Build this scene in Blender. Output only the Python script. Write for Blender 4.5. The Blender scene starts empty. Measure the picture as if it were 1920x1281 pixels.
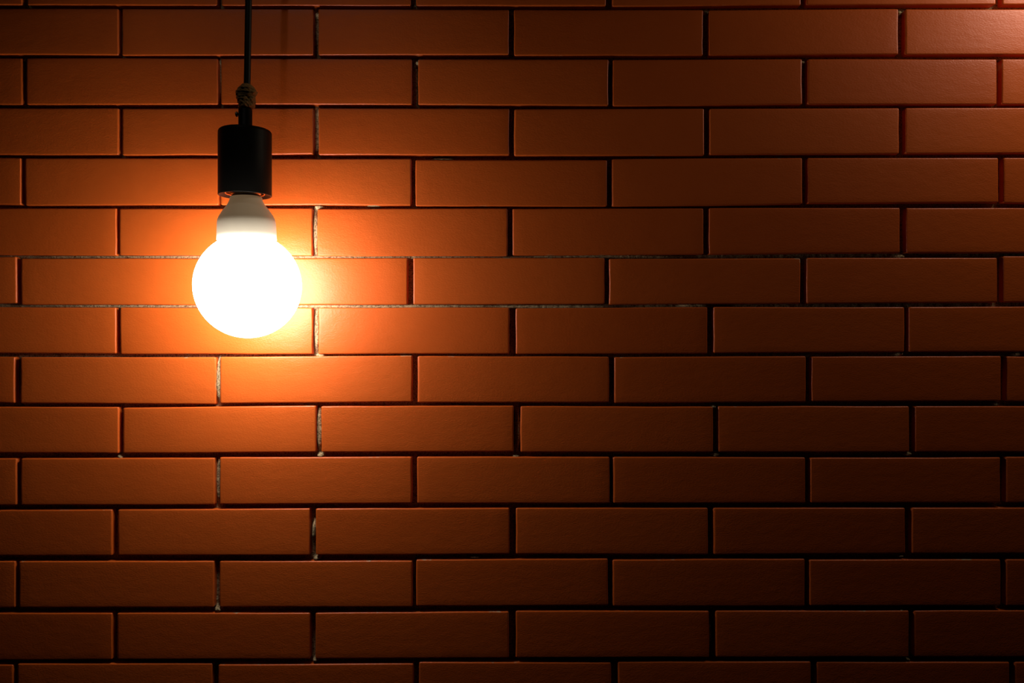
import bpy, math, random
import numpy as np
from mathutils import Vector, Matrix

random.seed(7)
rng = np.random.RandomState(11)
sc = bpy.context.scene
COL = sc.collection

# ------------------------------------------------------------------ metrics
W, H = 1920.0, 1281.0
F = 1600.0                  # focal length in pixels (30 mm on a 36 mm sensor)
SW = 0.54e-3                # metres per photo pixel on the tile faces
D = F * SW                  # camera to wall 0.864 m
ZC = 1.60                   # eye height
HL = 0.064                  # lamp axis in front of the wall
SL = (D - HL) / F           # metres per photo pixel in the lamp's plane
THICK = 0.0088              # how far tile faces stand proud of the mortar


def WX(px): return (px - W / 2) * SW
def WZ(py): return ZC + (H / 2 - py) * SW
def LX(px): return (px - W / 2) * SL
def LZ(py): return ZC + (H / 2 - py) * SL


# ------------------------------------------------------------------ materials
def new_mat(name):
    m = bpy.data.materials.new(name)
    m.use_nodes = True
    nt = m.node_tree
    b = nt.nodes.get('Principled BSDF')
    return m, nt, b


def mk(nt, t, **kw):
    n = nt.nodes.new(t)
    for k, v in kw.items():
        if k.startswith('i_'):
            n.inputs[k[2:].replace('_', ' ')].default_value = v
        else:
            setattr(n, k, v)
    return n


def tile_material():
    m, nt, b = new_mat('terracotta_tile')
    L = nt.links
    tc = mk(nt, 'ShaderNodeTexCoord')
    at = mk(nt, 'ShaderNodeAttribute', attribute_name='tone')
    ed = mk(nt, 'ShaderNodeAttribute', attribute_name='rim')
    # firing mottling
    n1 = mk(nt, 'ShaderNodeTexNoise')
    n1.inputs['Scale'].default_value = 38
    n1.inputs['Detail'].default_value = 5
    L.new(tc.outputs['Object'], n1.inputs['Vector'])
    mp = mk(nt, 'ShaderNodeMath', operation='MULTIPLY_ADD')
    L.new(n1.outputs['Fac'], mp.inputs[0])
    mp.inputs[1].default_value = 0.5
    L.new(at.outputs['Fac'], mp.inputs[2])
    ramp = mk(nt, 'ShaderNodeValToRGB')
    ramp.color_ramp.elements[0].position = 0.2
    ramp.color_ramp.elements[0].color = (0.66, 0.114, 0.013, 1)
    ramp.color_ramp.elements[1].position = 0.9
    ramp.color_ramp.elements[1].color = (0.76, 0.144, 0.020, 1)
    L.new(mp.outputs[0], ramp.inputs['Fac'])
    # mortar smears left on the rims
    n2 = mk(nt, 'ShaderNodeTexNoise')
    n2.inputs['Scale'].default_value = 30
    n2.inputs['Detail'].default_value = 7
    n2.inputs['Roughness'].default_value = 0.7
    L.new(tc.outputs['Object'], n2.inputs['Vector'])
    th = mk(nt, 'ShaderNodeMapRange')
    th.inputs['From Min'].default_value = 0.60
    th.inputs['From Max'].default_value = 0.66
    L.new(n2.outputs['Fac'], th.inputs['Value'])
    mu = mk(nt, 'ShaderNodeMath', operation='MULTIPLY')
    L.new(th.outputs[0], mu.inputs[0])
    L.new(ed.outputs['Fac'], mu.inputs[1])
    mix = mk(nt, 'ShaderNodeMixRGB')
    mix.inputs['Color2'].default_value = (0.6, 0.46, 0.28, 1)
    L.new(mu.outputs[0], mix.inputs['Fac'])
    L.new(ramp.outputs['Color'], mix.inputs['Color1'])
    L.new(mix.outputs[0], b.inputs['Base Color'])
    # leathery satin surface: fine grain, slightly drawn out along the tile
    mapn = mk(nt, 'ShaderNodeMapping')
    mapn.inputs['Scale'].default_value = (0.55, 1, 1.0)
    L.new(tc.outputs['Object'], mapn.inputs['Vector'])
    g = mk(nt, 'ShaderNodeTexNoise')
    g.inputs['Scale'].default_value = 900
    g.inputs['Detail'].default_value = 3
    L.new(mapn.outputs[0], g.inputs['Vector'])
    g2 = mk(nt, 'ShaderNodeTexNoise')
    g2.inputs['Scale'].default_value = 140
    g2.inputs['Detail'].default_value = 2
    L.new(mapn.outputs[0], g2.inputs['Vector'])
    ad = mk(nt, 'ShaderNodeMath', operation='MULTIPLY_ADD')
    L.new(g2.outputs['Fac'], ad.inputs[0])
    ad.inputs[1].default_value = 1.2
    L.new(g.outputs['Fac'], ad.inputs[2])
    bp = mk(nt, 'ShaderNodeBump')
    bp.inputs['Strength'].default_value = 0.6
    bp.inputs['Distance'].default_value = 0.0003
    L.new(ad.outputs[0], bp.inputs['Height'])
    L.new(bp.outputs[0], b.inputs['Normal'])
    b.inputs['Roughness'].default_value = 0.38
    b.inputs['Specular IOR Level'].default_value = 0.48
    b.inputs['Specular Tint'].default_value = (1.0, 0.84, 1.0, 1)
    return m


def mortar_material():
    m, nt, b = new_mat('sandy_mortar')
    L = nt.links
    tc = mk(nt, 'ShaderNodeTexCoord')
    n = mk(nt, 'ShaderNodeTexNoise')
    n.inputs['Scale'].default_value = 700
    n.inputs['Detail'].default_value = 4
    L.new(tc.outputs['Object'], n.inputs['Vector'])
    r = mk(nt, 'ShaderNodeValToRGB')
    r.color_ramp.elements[0].position = 0.36
    r.color_ramp.elements[0].color = (0.17, 0.11, 0.055, 1)
    r.color_ramp.elements[1].position = 0.56
    r.color_ramp.elements[1].color = (0.52, 0.40, 0.24, 1)
    L.new(n.outputs['Fac'], r.inputs['Fac'])
    L.new(r.outputs['Color'], b.inputs['Base Color'])
    bp = mk(nt, 'ShaderNodeBump')
    bp.inputs['Strength'].default_value = 0.8
    bp.inputs['Distance'].default_value = 0.0006
    L.new(n.outputs['Fac'], bp.inputs['Height'])
    L.new(bp.outputs[0], b.inputs['Normal'])
    b.inputs['Roughness'].default_value = 0.95
    b.inputs['Specular IOR Level'].default_value = 0.1
    return m


def simple(name, col, rough=0.5, metal=0.0, spec=0.5, bump=None):
    m, nt, b = new_mat(name)
    b.inputs['Base Color'].default_value = (*col, 1)
    b.inputs['Roughness'].default_value = rough
    b.inputs['Metallic'].default_value = metal
    b.inputs['Specular IOR Level'].default_value = spec
    tc = mk(nt, 'ShaderNodeTexCoord')
    n = mk(nt, 'ShaderNodeTexNoise')
    n.inputs['Scale'].default_value = (bump or (400, 0, 0))[0]
    n.inputs['Detail'].default_value = 4
    nt.links.new(tc.outputs['Object'], n.inputs['Vector'])
    mr = mk(nt, 'ShaderNodeMapRange')
    mr.inputs['To Min'].default_value = max(0.02, rough - 0.05)
    mr.inputs['To Max'].default_value = min(1, rough + 0.05)
    nt.links.new(n.outputs['Fac'], mr.inputs['Value'])
    nt.links.new(mr.outputs[0], b.inputs['Roughness'])
    if bump and bump[1]:
        bp = mk(nt, 'ShaderNodeBump')
        bp.inputs['Strength'].default_value = bump[1]
        bp.inputs['Distance'].default_value = bump[2]
        nt.links.new(n.outputs['Fac'], bp.inputs['Height'])
        nt.links.new(bp.outputs[0], b.inputs['Normal'])
    return m


WARM = (1.0, 0.91, 0.78)
BULB_STRENGTH = 19.5


def globe_material():
    m, nt, b = new_mat('lit_opal_globe')
    b.inputs['Base Color'].default_value = (0.85, 0.85, 0.82, 1)
    b.inputs['Roughness'].default_value = 0.35
    b.inputs['Emission Color'].default_value = (*WARM, 1)
    b.inputs['Emission Strength'].default_value = BULB_STRENGTH
    return m


M_TILE = tile_material()
M_MORTAR = mortar_material()
M_SOCKET = simple('black_bakelite', (0.0045, 0.0038, 0.003), 0.5, 0, 0.16)
M_CORD = simple('black_cable_sheath', (0.010, 0.009, 0.008), 0.5, 0, 0.35)
M_NECK = simple('cream_bulb_plastic', (0.84, 0.79, 0.69), 0.5, 0, 0.3)
_b = M_NECK.node_tree.nodes['Principled BSDF']      # the lit bulb's plastic lets a little light through
_b.inputs['Emission Color'].default_value = (1.0, 0.64, 0.33, 1)
_b.inputs['Emission Strength'].default_value = 0.105
M_COPPER = simple('brass_contact', (0.60, 0.36, 0.17), 0.35, 1.0)
M_STEEL = simple('dull_screw_cap', (0.35, 0.30, 0.24), 0.4, 1.0)
M_TAPE = simple('brown_fibre_wrap', (0.36, 0.20, 0.06), 0.6, 0, 0.4, (260, 1.0, 0.002))
M_GLOBE = globe_material()

# ------------------------------------------------------------------ tile courses
# Each course: the head joints (right end of one tile, left end of the next) and
# the bed lines (position, height) of its upper and lower edges, read off the wall.
COURSES = [
 dict(j=[(41,51),(407,415),(770,780),(1136,1148),(1502,1512),(1867,1880)],
      t=[(0,-77),(1920,-77)],
      b=[(0,9),(480,10),(1136,11),(1148,12),(1440,9),(1867,8),(1920,8)]),
 dict(j=[(222,229),(587,597),(954,964),(1318,1329.5),(1684.5,1697.5)],
      t=[(0,16),(480,17),(960,18.5),(1320,19),(1440,18),(1684,16),(1700,17),(1920,17)],
      b=[(0,102),(222,103),(229,104),(587,103),(597,103),(954,102),(964,104),(1318,103.5),(1330,103.5),(1684,101.5),(1698,102),(1920,102)]),
 dict(j=[(41,49),(408,414),(772,784),(1140.5,1149),(1504,1514.5),(1869.5,1879)],
      t=[(0,109),(200,109),(408,110),(480,110),(772,111),(1140,112),(1440,111),(1504,110.5),(1515,110.5),(1870,111),(1920,111)],
      b=[(0,196),(200,196),(408,195.5),(414,195),(772,196),(784,196),(1140,198),(1149,199),(1504,195.5),(1920,195.5)]),
 dict(j=[(222,229),(587,597),(954.5,964),(1320.5,1330.5),(1686,1698.5)],
      t=[(0,203),(222,203),(229,204),(587,203),(954,204),(964,205),(1320,204),(1331,204),(1686,202.5),(1920,202)],
      b=[(0,290),(222,290),(229,291),(587,289),(597,290),(954,291),(964,292),(1320,291),(1331,290),(1686,288),(1920,287)]),
 dict(j=[(39,46.5),(409.5,413.5),(771,779),(1138,1147.5),(1504.5,1515),(1872,1882)],
      t=[(0,296),(46,297),(410,297),(500,298),(771,298),(779,300),(1138,301),(1148,298),(1504,296),(1920,296)],
      b=[(0,383),(39,384),(46,385),(410,384),(480,384),(771,385),(779,386),(1138,387),(1148,387),(1440,384),(1504,382),(1515,381.5),(1872,379.5),(1920,381)]),
 dict(j=[(218,223.5),(585,595),(951.5,961),(1319,1329.5),(1687,1699.5)],
      t=[(0,391),(218,391),(224,392),(584,390.5),(595,392),(951,391),(961,392),(1320,391),(1330,390),(1920,390)],
      b=[(0,478),(218,479),(224,478.5),(584,479),(595,480),(951,480),(961,479),(1320,477),(1330,477),(1687,474),(1920,474)]),
 dict(j=[(31,39),(394,403),(764,775),(1133.5,1142.5),(1501,1512.5),(1870.5,1882)],
      t=[(0,482),(31,482),(39,485),(560,485),(764,484),(1134,484),(1143,486),(1440,485),(1501,485),(1512,484),(1871,484),(1882,481),(1920,481)],
      b=[(0,569),(31,569),(39,571),(370,572),(764,571),(1134,570),(1143,571),(1501,569),(1512,569),(1871,567),(1882,566.5),(1920,566.5)]),
 dict(j=[(217,225),(586,597),(955,967),(1326.5,1338),(1696.5,1704.5)],
      t=[(0,576),(217,577),(586,577.5),(955,576.5),(967,578),(1327,576),(1697,576),(1920,575)],
      b=[(0,662),(217,663),(225,664),(586,664),(597,664),(955,663),(967,664),(1327,663),(1338,662),(1697,660),(1920,659.5)]),
 dict(j=[(27,38),(404.5,412.5),(772.5,783),(1142,1152),(1511,1522),(1877,1888)],
      t=[(0,669),(27,669),(38,670),(404,670),(413,669.5),(772,667),(783,668),(1142,669),(1152,670),(1511,668),(1522,669),(1877,668),(1920,669)],
      b=[(0,755),(27,756),(38,756),(404,758),(413,756.5),(772,753.5),(783,755),(1142,754.5),(1152,756),(1511,754),(1522,753),(1877,752),(1920,753)]),
 dict(j=[(222,230),(592.5,602.5),(963,976),(1337,1347),(1705,1716.5)],
      t=[(0,763),(222,764),(230,765),(592,761),(602,762),(963,761),(976,762),(1337,763),(1347,762),(1705,762),(1920,762)],
      b=[(0,849),(222,850),(230,850),(592,848),(963,847),(976,848),(1337,848),(1920,847.5)]),
 dict(j=[(31,38.5),(402,412),(772,782),(1143,1150),(1510,1520),(1876,1887)],
      t=[(0,860),(402,859),(412,858),(772,857),(1143,857),(1510,858),(1520,859),(1876,858),(1887,857),(1920,857)],
      b=[(0,947.5),(402,946.5),(412,945.5),(772,944),(1143,944),(1510,943),(1920,942.5)]),
 dict(j=[(210,220),(581,592),(955,967.5),(1327.5,1338),(1697.5,1710)],
      t=[(0,957),(210,956),(220,956),(581,954),(592,954),(955,953),(1920,952.5)],
      b=[(0,1042),(210,1042),(220,1041.5),(581,1041),(592,1041),(955,1039),(967,1039),(1327,1040),(1338,1040),(1697,1038),(1920,1038)]),
 dict(j=[(28,35),(401,411),(773,780),(1140,1149),(1509,1518),(1877,1887)],
      t=[(0,1053),(401,1052.5),(411,1053),(773,1052),(780,1050),(960,1049),(1140,1048),(1149,1050),(1440,1048.5),(1509,1048),(1518,1050),(1920,1049.5)],
      b=[(0,1139.5),(401,1139),(773,1138),(780,1137),(1140,1135.5),(1149,1137),(1509,1137),(1518,1136),(1920,1136)]),
 dict(j=[(210,219),(581,591),(954,967),(1329.5,1342),(1704,1714)],
      t=[(0,1150),(581,1150),(591,1150),(954,1147),(967,1146),(1329,1146),(1704,1145.5),(1920,1145)],
      b=[(0,1238),(210,1237),(581,1236),(591,1236),(954,1234),(967,1233.5),(1329,1233),(1704,1232),(1920,1232)]),
 dict(j=[(24.5,32.5),(397.5,409),(775,785.5),(1146,1159),(1520.5,1532),(1893,1903)],
      t=[(0,1247),(24,1247),(33,1245),(397,1245),(409,1247),(775,1245),(785,1242),(1146,1243),(1159,1241.5),(1520,1241),(1532,1242),(1920,1242)],
      b=[(0,1333),(1920,1330)]),
]
PX0, PX1 = -760.0, 2680.0      # the wall runs on past both sides of the photograph
EXTRA = 5                      # further courses above and below


def shifted(c, dy):
    s = rng.uniform(-3, 3)
    return dict(j=[(a + s, b + s) for a, b in c['j']],
                t=[(x, y + dy) for x, y in c['t']], b=[(x, y + dy) for x, y in c['b']])


rows = list(COURSES)
above, below = [], []
for k in range(1, EXTRA + 1):
    src = COURSES[2] if k % 2 == 0 else COURSES[1]
    above.insert(0, shifted(src, (-77 - 93.5 * k) - src['t'][0][1]))
    src = COURSES[12] if k % 2 == 0 else COURSES[13]
    below.append(shifted(src, (1247 + 96.5 * k) - src['t'][0][1]))
rows = above + rows + below

verts, faces, fmat, tone, rim = [], [], [], [], []
nv = 0


def pushgrid(P, mat, tn, rm):
    """P: (n, m, 3) grid of points; one quad per cell."""
    global nv
    n, m_, _ = P.shape
    idx = np.arange(n * m_).reshape(n, m_) + nv
    q = np.stack([idx[:-1, :-1], idx[:-1, 1:], idx[1:, 1:], idx[1:, :-1]], -1).reshape(-1, 4)
    verts.append(P.reshape(-1, 3)); faces.append(q)
    fmat.append(np.full(len(q), mat)); tone.append(np.full(n * m_, tn)); rim.append(rm.reshape(-1))
    nv += n * m_


RC = 1.35e-3
E = np.array([0, .03, .1, .22, .38, .58, .8, 1.0]) * RC


def wob(t, amp, k=3):
    r = np.zeros_like(t)
    for i in range(k):
        r += rng.uniform(-1, 1) * np.sin(t * rng.uniform(2, 5) * (i + 1) + rng.uniform(0, 6.28)) / (i + 1)
    return r * amp


def tile(xl, xr, top, bot):
    """One clinker slip: satin face, rounded rims, sides running back into the mortar."""
    x0, x1 = WX(xl), WX(xr)
    kx = rng.uniform(0.9, 1.9)
    kr = rng.uniform(0.8, 1.3)
    ex, exr = E * kx, E * kr
    wdt = x1 - x0
    u = np.concatenate([ex, np.linspace(ex[-1], wdt - exr[-1], 16)[1:-1], (wdt - exr)[::-1]])
    hgt = 0.0465
    v = np.concatenate([E, np.linspace(E[-1], hgt - E[-1], 8)[1:-1], (hgt - E)[::-1]])
    U, V = np.meshgrid(u, v, indexing='ij')
    au = np.where(U < wdt / 2, (ex[-1] - U) / kx, (U - (wdt - exr[-1])) / kr)
    av = np.where(V < hgt / 2, E[-1] - V, V - (hgt - E[-1]))
    both = (au > 0) & (av > 0)
    mm = np.maximum(au, av); ll = np.hypot(np.maximum(au, 1e-9), np.maximum(av, 1e-9))
    sca = np.where(both, mm / ll, 1.0)
    d = np.clip(E[-1] - mm, 0, E[-1])
    drop = RC - np.sqrt(np.maximum(RC**2 - (RC - d)**2, 0))
    kk = np.where(U < wdt / 2, kx, kr)
    Uc = np.where(both, np.where(U < wdt / 2, ex[-1] - au * sca * kx, (wdt - exr[-1]) + au * sca * kr), U)
    Vc = np.where(both, np.where(V < hgt / 2, E[-1] - av * sca, (hgt - E[-1]) + av * sca), V)
    un = Uc / wdt; vn = Vc / hgt
    X = x0 + Uc
    X = X + (1 - un) * wob(vn * 1.5, .22e-3) + un * wob(vn * 1.5, .22e-3)
    px = X / SW + W / 2
    zt = WZ(0) - np.interp(px, [p[0] for p in top], [p[1] for p in top]) * SW
    zb = WZ(0) - np.interp(px, [p[0] for p in bot], [p[1] for p in bot]) * SW
    zt = zt + wob(un * 2.2, .16e-3); zb = zb + wob(un * 2.2, .16e-3)
    # keep the rim profile its true size: move the interior with the edges
    Z = zt - Vc * (zt - zb) / hgt
    tx, tz = rng.normal(0, .0022), rng.normal(0, .0045)
    Y = drop + (un - .5) * wdt * tx + (vn - .5) * hgt * tz + rng.uniform(-.15e-3, .15e-3)
    Y = Y + ((un - .5)**2 * rng.uniform(-.5e-3, .6e-3)) + ((vn - .5)**2 * rng.uniform(0, .45e-3))
    P = np.stack([X, Y, Z], -1)
    P = np.pad(P, ((1, 1), (1, 1), (0, 0)), mode='edge')
    P[0, :, 1] = P[-1, :, 1] = 0.0115; P[:, 0, 1] = P[:, -1, 1] = 0.0115
    upper = np.clip((0.25 - vn) * 8, 0.0, 1)
    R = np.clip(drop / (RC * .35), 0, 1) * (0.35 + 0.65 * upper)
    R = np.pad(R, 1, mode='edge')
    pushgrid(P[:, ::-1], 0, rng.uniform(0.1, 0.5), R[:, ::-1])


for c in rows:
    js = sorted(c['j'])
    per = 366.5
    while js[0][0] > PX0: js.insert(0, (js[0][0] - per, js[0][0] - per + 9))
    while js[-1][1] < PX1: js.append((js[-1][0] + per, js[-1][0] + per + 10))
    for a, b in zip(js[:-1], js[1:]):
        xl, xr = a[1], b[0]
        if xr < PX0 or xl > PX1: continue
        cx = (xl + xr) / 2
        ym = c['t'][len(c['t']) // 2][1] + 43
        lit_above = ym > 560 or (cx > 1250 and ym < 450)
        tt = [(x, y - (0.0 if lit_above else 0.5)) for x, y in c['t']]
        bb = [(x, y + (0.2 if lit_above else 0.2)) for x, y in c['b']]
        # each tile's own straight edges
        def span(L):
            xs = [p[0] for p in L]; ys = [p[1] for p in L]
            inner = [p for p in L if xl + 6 < p[0] < xr - 6]
            return [(xl, float(np.interp(xl + 2, xs, ys)))] + inner + [(xr, float(np.interp(xr - 2, xs, ys)))]
        tile(xl, xr, span(tt), span(bb))

# ---- the mortar bed, recessed between the tiles, with lumps where it was pressed out
# (x, y, half width, half height, how near the tile face in mm)
LUMPS = [(408.5,713,5,42,1.3),(590,434,5,40,3.6),(592,620,5,38,3.4),(597,806,6,38,3.0),(408,902,6,42,3.8),
         (588,996,4,18,.4),(597,387,9,4,1.0),(600,667,9,4,1.2),(600,855,7,5,1.2),(592,1049,6,4,.9),
         (407,1145,7,5,1.0),(410,1110,4,22,5.2),(590,1240,5,4,1.0),(222,858,6,4,1.2),(594,24,5,3,2.2),(1323,22,5,4,1.6),
         (1143,117,5,4,1.4),(784,116,6,5,1.2),(1506,116,5,4,1.5),(1688,22,5,4,1.4),(830,298,22,3,1.2),
         (1692,481,7,4,.8),(1344,853,7,5,1.2),(1340,764,5,4,1.0),(970,806,6,35,2.8),(968,857,8,4,1.8),(1517,1103,3,3,2),
         (1691,1044,5,3,.8),(1692,1146,5,3,.8),(1704,1239,5,3,.8),(1690,664,7,4,1.6),(1914,664,6,4,1.4),
         (1872,758,5,4,1.4),(1706,852,8,4,1.6),(1308,573,30,4,2.4),(1050,575,110,4,3.0),(1140,481,150,4,3.2),
         (330,482,300,4,3.5),(330,573,300,4,3.3),(720,482,260,4,3.4),(720,574,240,4,3.2),(1333,1190,4,20,2.6),
         (413,114,4,7,1.2),(411,300,3,5,1.2),(597,208,4,8,2.0),(45,112,4,4,1.8),(52,10,5,4,1.6),(779,10,4,5,1.6),(960,24,4,4,1.8),
         (700,384,14,3,.9),(890,1046,12,3,1.6)]
STEP = 1.25e-3
X0, X1, Z0, Z1 = WX(PX0 + 40), WX(PX1 - 40), WZ(1281 + 440), WZ(-500)
gx = np.arange(X0, X1, STEP); gz = np.arange(Z0, Z1, STEP)
GX, GZ = np.meshgrid(gx, gz, indexing='ij')


def vnoise(A, B, s, seed):
    r = np.random.RandomState(seed)
    a = A * s; b = B * s
    a0 = np.floor(a).astype(int); b0 = np.floor(b).astype(int)
    T = r.rand(4096)
    def h(i, j): return T[(i * 131 + j * 977) % 4096]
    fa = a - a0; fb = b - b0
    fa = fa * fa * (3 - 2 * fa); fb = fb * fb * (3 - 2 * fb)
    return (h(a0, b0) * (1 - fa) + h(a0 + 1, b0) * fa) * (1 - fb) + (h(a0, b0 + 1) * (1 - fa) + h(a0 + 1, b0 + 1) * fa) * fb


depth = THICK + (vnoise(GX, GZ, 60, 1) - .5) * 1.2e-3 + (vnoise(GX, GZ, 300, 2) - .5) * .7e-3 + (vnoise(GX, GZ, 750, 3) - .5) * .5e-3
PXg = GX / SW + W / 2; PYg = H / 2 - (GZ - ZC) / SW
for (lx, ly, rx, ry, dm) in LUMPS:
    q = ((PXg - lx) / rx)**2 + ((PYg - ly) / ry)**2
    k = np.clip((1.5 - q) / 0.9, 0, 1)
    tgt = dm * 1e-3 + (vnoise(GX, GZ, 420, 5) - .5) * .8e-3
    depth = depth * (1 - k) + tgt * k
pushgrid(np.stack([GX, np.clip(depth, .2e-3, .02), GZ], -1)[:, ::-1][::-1][::-1], 1, 0.0, np.zeros_like(GX))
# the solid wall behind the bed
xa, xb, za, zb_, ya, yb = X0, gx[-1], Z0, gz[-1], 0.0112, 0.13
bxv = np.array([(x, y, z) for x in (xa, xb) for y in (ya, yb) for z in (za, zb_)])
bxf = np.array([(0, 1, 3, 2), (4, 6, 7, 5), (0, 4, 5, 1), (2, 3, 7, 6), (0, 2, 6, 4), (1, 5, 7, 3)]) + nv
verts.append(bxv); faces.append(bxf); fmat.append(np.ones(6)); tone.append(np.zeros(8)); rim.append(np.zeros(8))

V_ = np.concatenate(verts); F_ = np.concatenate(faces)
me = bpy.data.meshes.new('wall_back')
me.vertices.add(len(V_)); me.vertices.foreach_set('co', V_.astype(np.float32).ravel())
me.loops.add(len(F_) * 4); me.loops.foreach_set('vertex_index', F_.astype(np.int32).ravel())
me.polygons.add(len(F_)); me.polygons.foreach_set('loop_start', (np.arange(len(F_)) * 4).astype(np.int32))
me.polygons.foreach_set('loop_total', np.full(len(F_), 4, np.int32))
me.update(calc_edges=True)
me.polygons.foreach_set('material_index', np.concatenate(fmat).astype(np.int32))
me.polygons.foreach_set('use_smooth', np.ones(len(F_), bool))
for nm, dat in (('tone', tone), ('rim', rim)):
    a = me.attributes.new(nm, 'FLOAT', 'POINT')
    a.data.foreach_set('value', np.concatenate(dat).astype(np.float32))
me.materials.append(M_TILE); me.materials.append(M_MORTAR)
me.update()
wall = bpy.data.objects.new('wall_back', me); COL.objects.link(wall)
wall['kind'] = 'structure'
wall['label'] = 'wall of long terracotta clinker tiles with recessed sandy mortar joints'
wall['category'] = 'wall'


# ------------------------------------------------------------------ the lamp
def mesh_obj(name, vs, fs, mat, parent, loc=(0, 0, 0), smooth=True):
    m = bpy.data.meshes.new(name)
    m.from_pydata([tuple(v) for v in vs], [], fs)
    m.materials.append(mat)
    for p in m.polygons: p.use_smooth = smooth
    m.update()
    o = bpy.data.objects.new(name, m); COL.objects.link(o)
    o.parent = parent; o.location = loc
    return o


def lathe(prof, n=96, wob_=None):
    """prof: list of (radius, height); closed with poles when a radius is 0."""
    vs, fs, ringidx = [], [], []
    for (r, z) in prof:
        if r < 1e-7:
            ringidx.append([len(vs)]); vs.append((0, 0, z))
        else:
            base = len(vs)
            for i in range(n):
                a = 2 * math.pi * i / n
                rr = r if wob_ is None else r * wob_(a, z)
                vs.append((rr * math.cos(a), rr * math.sin(a), z))
            ringidx.append(list(range(base, base + n)))
    for A, B in zip(ringidx[:-1], ringidx[1:]):
        if len(A) == 1 and len(B) == 1: continue
        for i in range(n):
            j = (i + 1) % n
            if len(A) == 1: fs.append((A[0], B[i], B[j]))
            elif len(B) == 1: fs.append((A[i], B[0], A[j]))
            else: fs.append((A[i], B[i], B[j], A[j]))
    return vs, fs


def arc(cx, cz, r, a0, a1, n=6):
    return [(cx + r * math.cos(math.radians(a0 + (a1 - a0) * i / n)), cz + r * math.sin(math.radians(a0 + (a1 - a0) * i / n))) for i in range(n + 1)]


def tube(path, rad, n=24):
    vs, fs = [], []
    k = len(path)
    for i, p in enumerate(path):
        p = Vector(p)
        t = (Vector(path[min(i + 1, k - 1)]) - Vector(path[max(i - 1, 0)])).normalized()
        sx = t.cross(Vector((0, 1, 0))).normalized(); sy = t.cross(sx).normalized()
        r = rad(i) if callable(rad) else rad
        for q in range(n):
            a = 2 * math.pi * q / n
            vs.append(p + sx * math.cos(a) * r + sy * math.sin(a) * r)
    for i in range(k - 1):
        for q in range(n):
            w = (q + 1) % n
            fs.append((i * n + q, i * n + w, (i + 1) * n + w, (i + 1) * n + q))
    fs.append(tuple(range(n))[::-1]); fs.append(tuple(range((k - 1) * n, k * n)))
    return vs, fs


s = SL
lamp = bpy.data.objects.new('pendant_lamp', None)
lamp.empty_display_size = 0.05
COL.objects.link(lamp)
base = Vector((LX(465), -HL, LZ(637)))
lamp.location = base
lamp['label'] = 'lit white globe bulb in a black socket hanging from a black cord before tiled wall'
lamp['category'] = 'lamp'


def at(px, py, dy=0.0):          # a point in the lamp's plane, relative to its base
    return Vector((LX(px), -HL + dy, LZ(py))) - base


# socket: rounded black cup, open below, with the hollow round the bulb's cap
R = 48.6 * s
top, bot = 0.0, -123.5 * s
rt = 6.5 * s
prof = [(0, 1.0 * s), (13 * s, 1.0 * s), (R - 14 * s, 0.6 * s)] + arc(R - rt, -rt, rt, 90, 0, 8)
prof = [(0, 0), (14 * s, 0), (R - rt - 3 * s, 0)] + arc(R - rt, -rt, rt, 90, 0, 8)
prof += [(R, bot * .5), (R, bot + 1.2 * s), (R - .5 * s, bot + .3 * s), (R - 1.4 * s, bot), (R - 2.4 * s, bot + .6 * s),
         (R - 3.2 * s, bot + 3 * s), (R - 11 * s, bot + 4.5 * s), (R - 11.2 * s, bot + 40 * s), (0, bot + 40 * s)]
vs, fs = lathe(prof)
socket = mesh_obj('lamp_socket', vs, [f[::-1] for f in fs], M_SOCKET, lamp, at(459.4, 244))
# brass screw shell lining the hollow
rs = 36.2 * s
vs, fs = lathe([(rs, 38 * s), (rs, 3.2 * s), (rs - .4 * s, 2.5 * s), (rs - 1.5 * s, 2.6 * s), (rs - 1.8 * s, 3.4 * s), (rs - 1.8 * s, 38 * s)])
mesh_obj('screw_shell', vs, [f[::-1] for f in fs], M_COPPER, socket, (0, 0, bot + 1.0 * s))

# cable grip on top of the socket
vs, fs = lathe([(0, -1 * s), (13.2 * s, -1 * s), (13.2 * s, 1.5 * s), (12.6 * s, 2.2 * s), (12.6 * s, 38 * s), (11.8 * s, 39.5 * s), (0, 39.5 * s)], 48)
grip = mesh_obj('cord_grip', vs, [f[::-1] for f in fs], M_SOCKET, lamp, at(460, 244))
vs, fs = [], []
v1, f1 = lathe([(0, 0), (2.6 * s, 0), (2.6 * s, 4 * s), (4.6 * s, 4.2 * s), (5.2 * s, 5.2 * s), (5.0 * s, 7 * s), (3.4 * s, 8.2 * s), (0, 8.4 * s)], 24)
rot = Matrix.Rotation(math.radians(-90), 3, 'Y')
mesh_obj('grip_screw', [rot @ Vector(v) + Vector((-10.2 * s, 0, 0)) for v in v1], [f[::-1] for f in f1], M_STEEL, grip, (0, 0, 29.5 * s))

# fibre wrapped round the cable where it enters the grip
def wrapw(a, z):
    return 1 + .07 * math.sin(3 * a + z / s * .16) + .05 * math.sin(7 * a - z / s * .5) + .035 * math.sin(13 * a + z / s * .9) + .03 * math.sin(z / s * .9 + 2 * a)
pw = [(0, -2), (13, -2), (14.2, 0), (14.6, 3), (15.4, 7), (16, 11), (16.6, 16), (16.4, 20), (17.3, 25), (17, 30), (15.5, 34), (13, 38), (9.5, 41), (7.2, 43), (6, 43.4), (0, 43.4)]
rows_w = []
for (a_, b_) in zip(pw[:-1], pw[1:]):
    for q in range(3):
        rows_w.append((a_[0] + (b_[0] - a_[0]) * q / 3, a_[1] + (b_[1] - a_[1]) * q / 3))
rows_w.append(pw[-1])
vs, fs = lathe([(r * s, z * s) for r, z in rows_w], 72, wrapw)
vs = [(x + .02 * z + (2.5 * s if (x > 12 * s and 22 * s < z < 34 * s) else 0), y, z) for x, y, z in vs]
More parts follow.
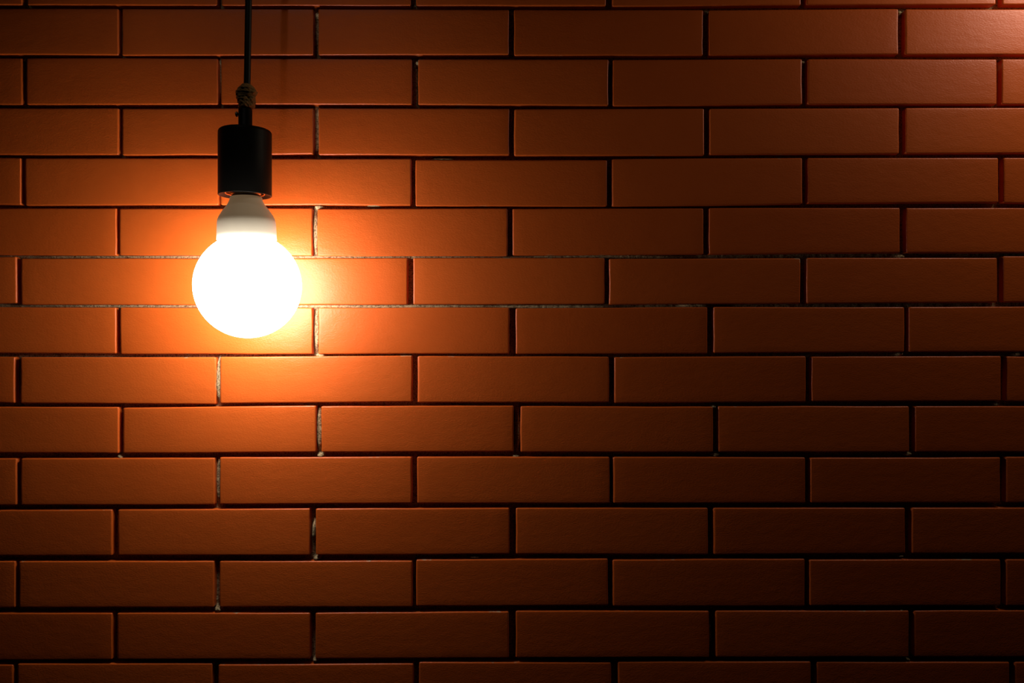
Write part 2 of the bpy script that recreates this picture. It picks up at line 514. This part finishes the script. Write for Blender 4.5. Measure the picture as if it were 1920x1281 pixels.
wrap = mesh_obj('fibre_wrap', vs, [f[::-1] for f in fs], M_TAPE, lamp, at(461.5, 201))
# loose turns of the fibre
for k, (z0, z1, ph) in enumerate([(8, 30, .4), (26, 12, 2.2), (34, 24, 4.0)]):
    path = []
    for i in range(60):
        t = i / 59; a = ph + t * 9.0
        zz = (z0 + (z1 - z0) * t) * s
        rr = np.interp(zz / s, [p[1] for p in pw[1:-1]], [p[0] for p in pw[1:-1]]) * s * 1.03
        rr *= wrapw(a, zz)
        path.append((rr * math.cos(a) + .02 * zz, rr * math.sin(a), zz))
    vs, fs = tube(path, .9 * s, 8)
    mesh_obj('fibre_strand', vs, fs, M_TAPE, wrap)

# cord: leans a touch to the right on its way up out of the photograph
path = []
for i in range(60):
    py = 240 - i * 20
    px = 460.2 + (3.4 if py < 150 else 3.4 * (240 - py) / 90) + max(0, (150 - py)) * 0.0165
    path.append(at(min(px, 478), py))
vs, fs = tube(path, 6.2 * s, 24)
mesh_obj('cord', vs, fs, M_CORD, lamp)

# the bulb, screwed in a degree off the vertical
RG = 98 * s
gz0 = (637 - 536.0) * s        # globe centre above the lamp's base
def gl(h): return h * s
# neck (heights in px above the globe centre)
neck = [(0, 166), (28.5, 166), (29.2, 165), (29.6, 162), (30.6, 158), (34.5, 151), (39, 145), (43.8, 138.5), (47.9, 132), (50.4, 127.5), (52, 123.5),
        (53, 118), (53.5, 108), (54.0, 96), (54.3, 86), (53.9, 85.5), (0, 85.5)]
vs, fs = lathe([(r * s, z * s) for r, z in neck])
bulb = mesh_obj('light_bulb', vs, [f[::-1] for f in fs], M_NECK, lamp, (0, 0, gz0))
bulb.rotation_euler = (0, math.radians(-1.3), 0)
gp = [(0, -RG)]
a_end = math.degrees(math.acos(53.2 * s / RG))
for i in range(1, 49):
    a = -90 + (90 + a_end) * i / 48
    gp.append((RG * math.cos(math.radians(a)), RG * math.sin(math.radians(a))))
gp.append((0, RG * math.sin(math.radians(a_end))))
vs, fs = lathe(gp, 96)
globe = mesh_obj('globe', vs, [f[::-1] for f in fs], M_GLOBE, bulb)
globe['label'] = 'glowing white opal globe'
cap = [(0, 164), (26, 164)]
for i in range(33):
    cap.append((26.3 + 1.3 * math.sin(i * math.pi / 3), 165 + i * 1.0))
cap += [(20, 199), (0, 199)]
vs, fs = lathe([(r * s, z * s) for r, z in cap], 64)
mesh_obj('screw_cap', vs, [f[::-1] for f in fs], M_STEEL, bulb)

# ------------------------------------------------------------------ light
world = bpy.data.worlds.new('World'); sc.world = world; world.use_nodes = True
world.node_tree.nodes['Background'].inputs[0].default_value = (0.0, 0.0, 0.0, 1)
world.node_tree.nodes['Background'].inputs[1].default_value = 0.0


def point(name, loc, power, radius, col):
    l = bpy.data.lights.new(name, 'POINT'); l.energy = power; l.shadow_soft_size = radius; l.color = col
    o = bpy.data.objects.new(name, l); COL.objects.link(o); o.location = loc
    return o


# the next pendant along the wall, beyond the upper right of the photograph
point('neighbour_lamp_light', (WX(2110), -0.11, WZ(-150)), 1.75, 0.06, (1.0, 0.84, 0.60))
# a small ceiling spotlight ahead of the wall; it throws the cord's narrow shadow
sl = bpy.data.lights.new('ceiling_spotlight', 'SPOT')
sl.energy = 1.25; sl.shadow_soft_size = 0.015; sl.color = WARM
sl.spot_size = math.radians(30); sl.spot_blend = 1.0
so = bpy.data.objects.new('ceiling_spotlight', sl); COL.objects.link(so)
so.location = (LX(463) - 0.15, -0.70, ZC + 1.00)
so.rotation_euler = (Vector((WX(470), 0, WZ(90))) - so.location).to_track_quat('-Z', 'Y').to_euler()

# ------------------------------------------------------------------ camera
cam = bpy.data.cameras.new('camera')
cam.sensor_fit = 'HORIZONTAL'; cam.sensor_width = 36; cam.lens = F / W * 36
cam.clip_start = 0.01
co = bpy.data.objects.new('camera', cam); COL.objects.link(co)
co.location = (0, -D, ZC); co.rotation_euler = (math.radians(90), 0, 0)
sc.camera = co

sc.view_settings.view_transform = 'Standard'
sc.view_settings.look = 'None'
sc.view_settings.exposure = 0.0
sc.view_settings.gamma = 1.0
sc.view_settings.use_curve_mapping = False
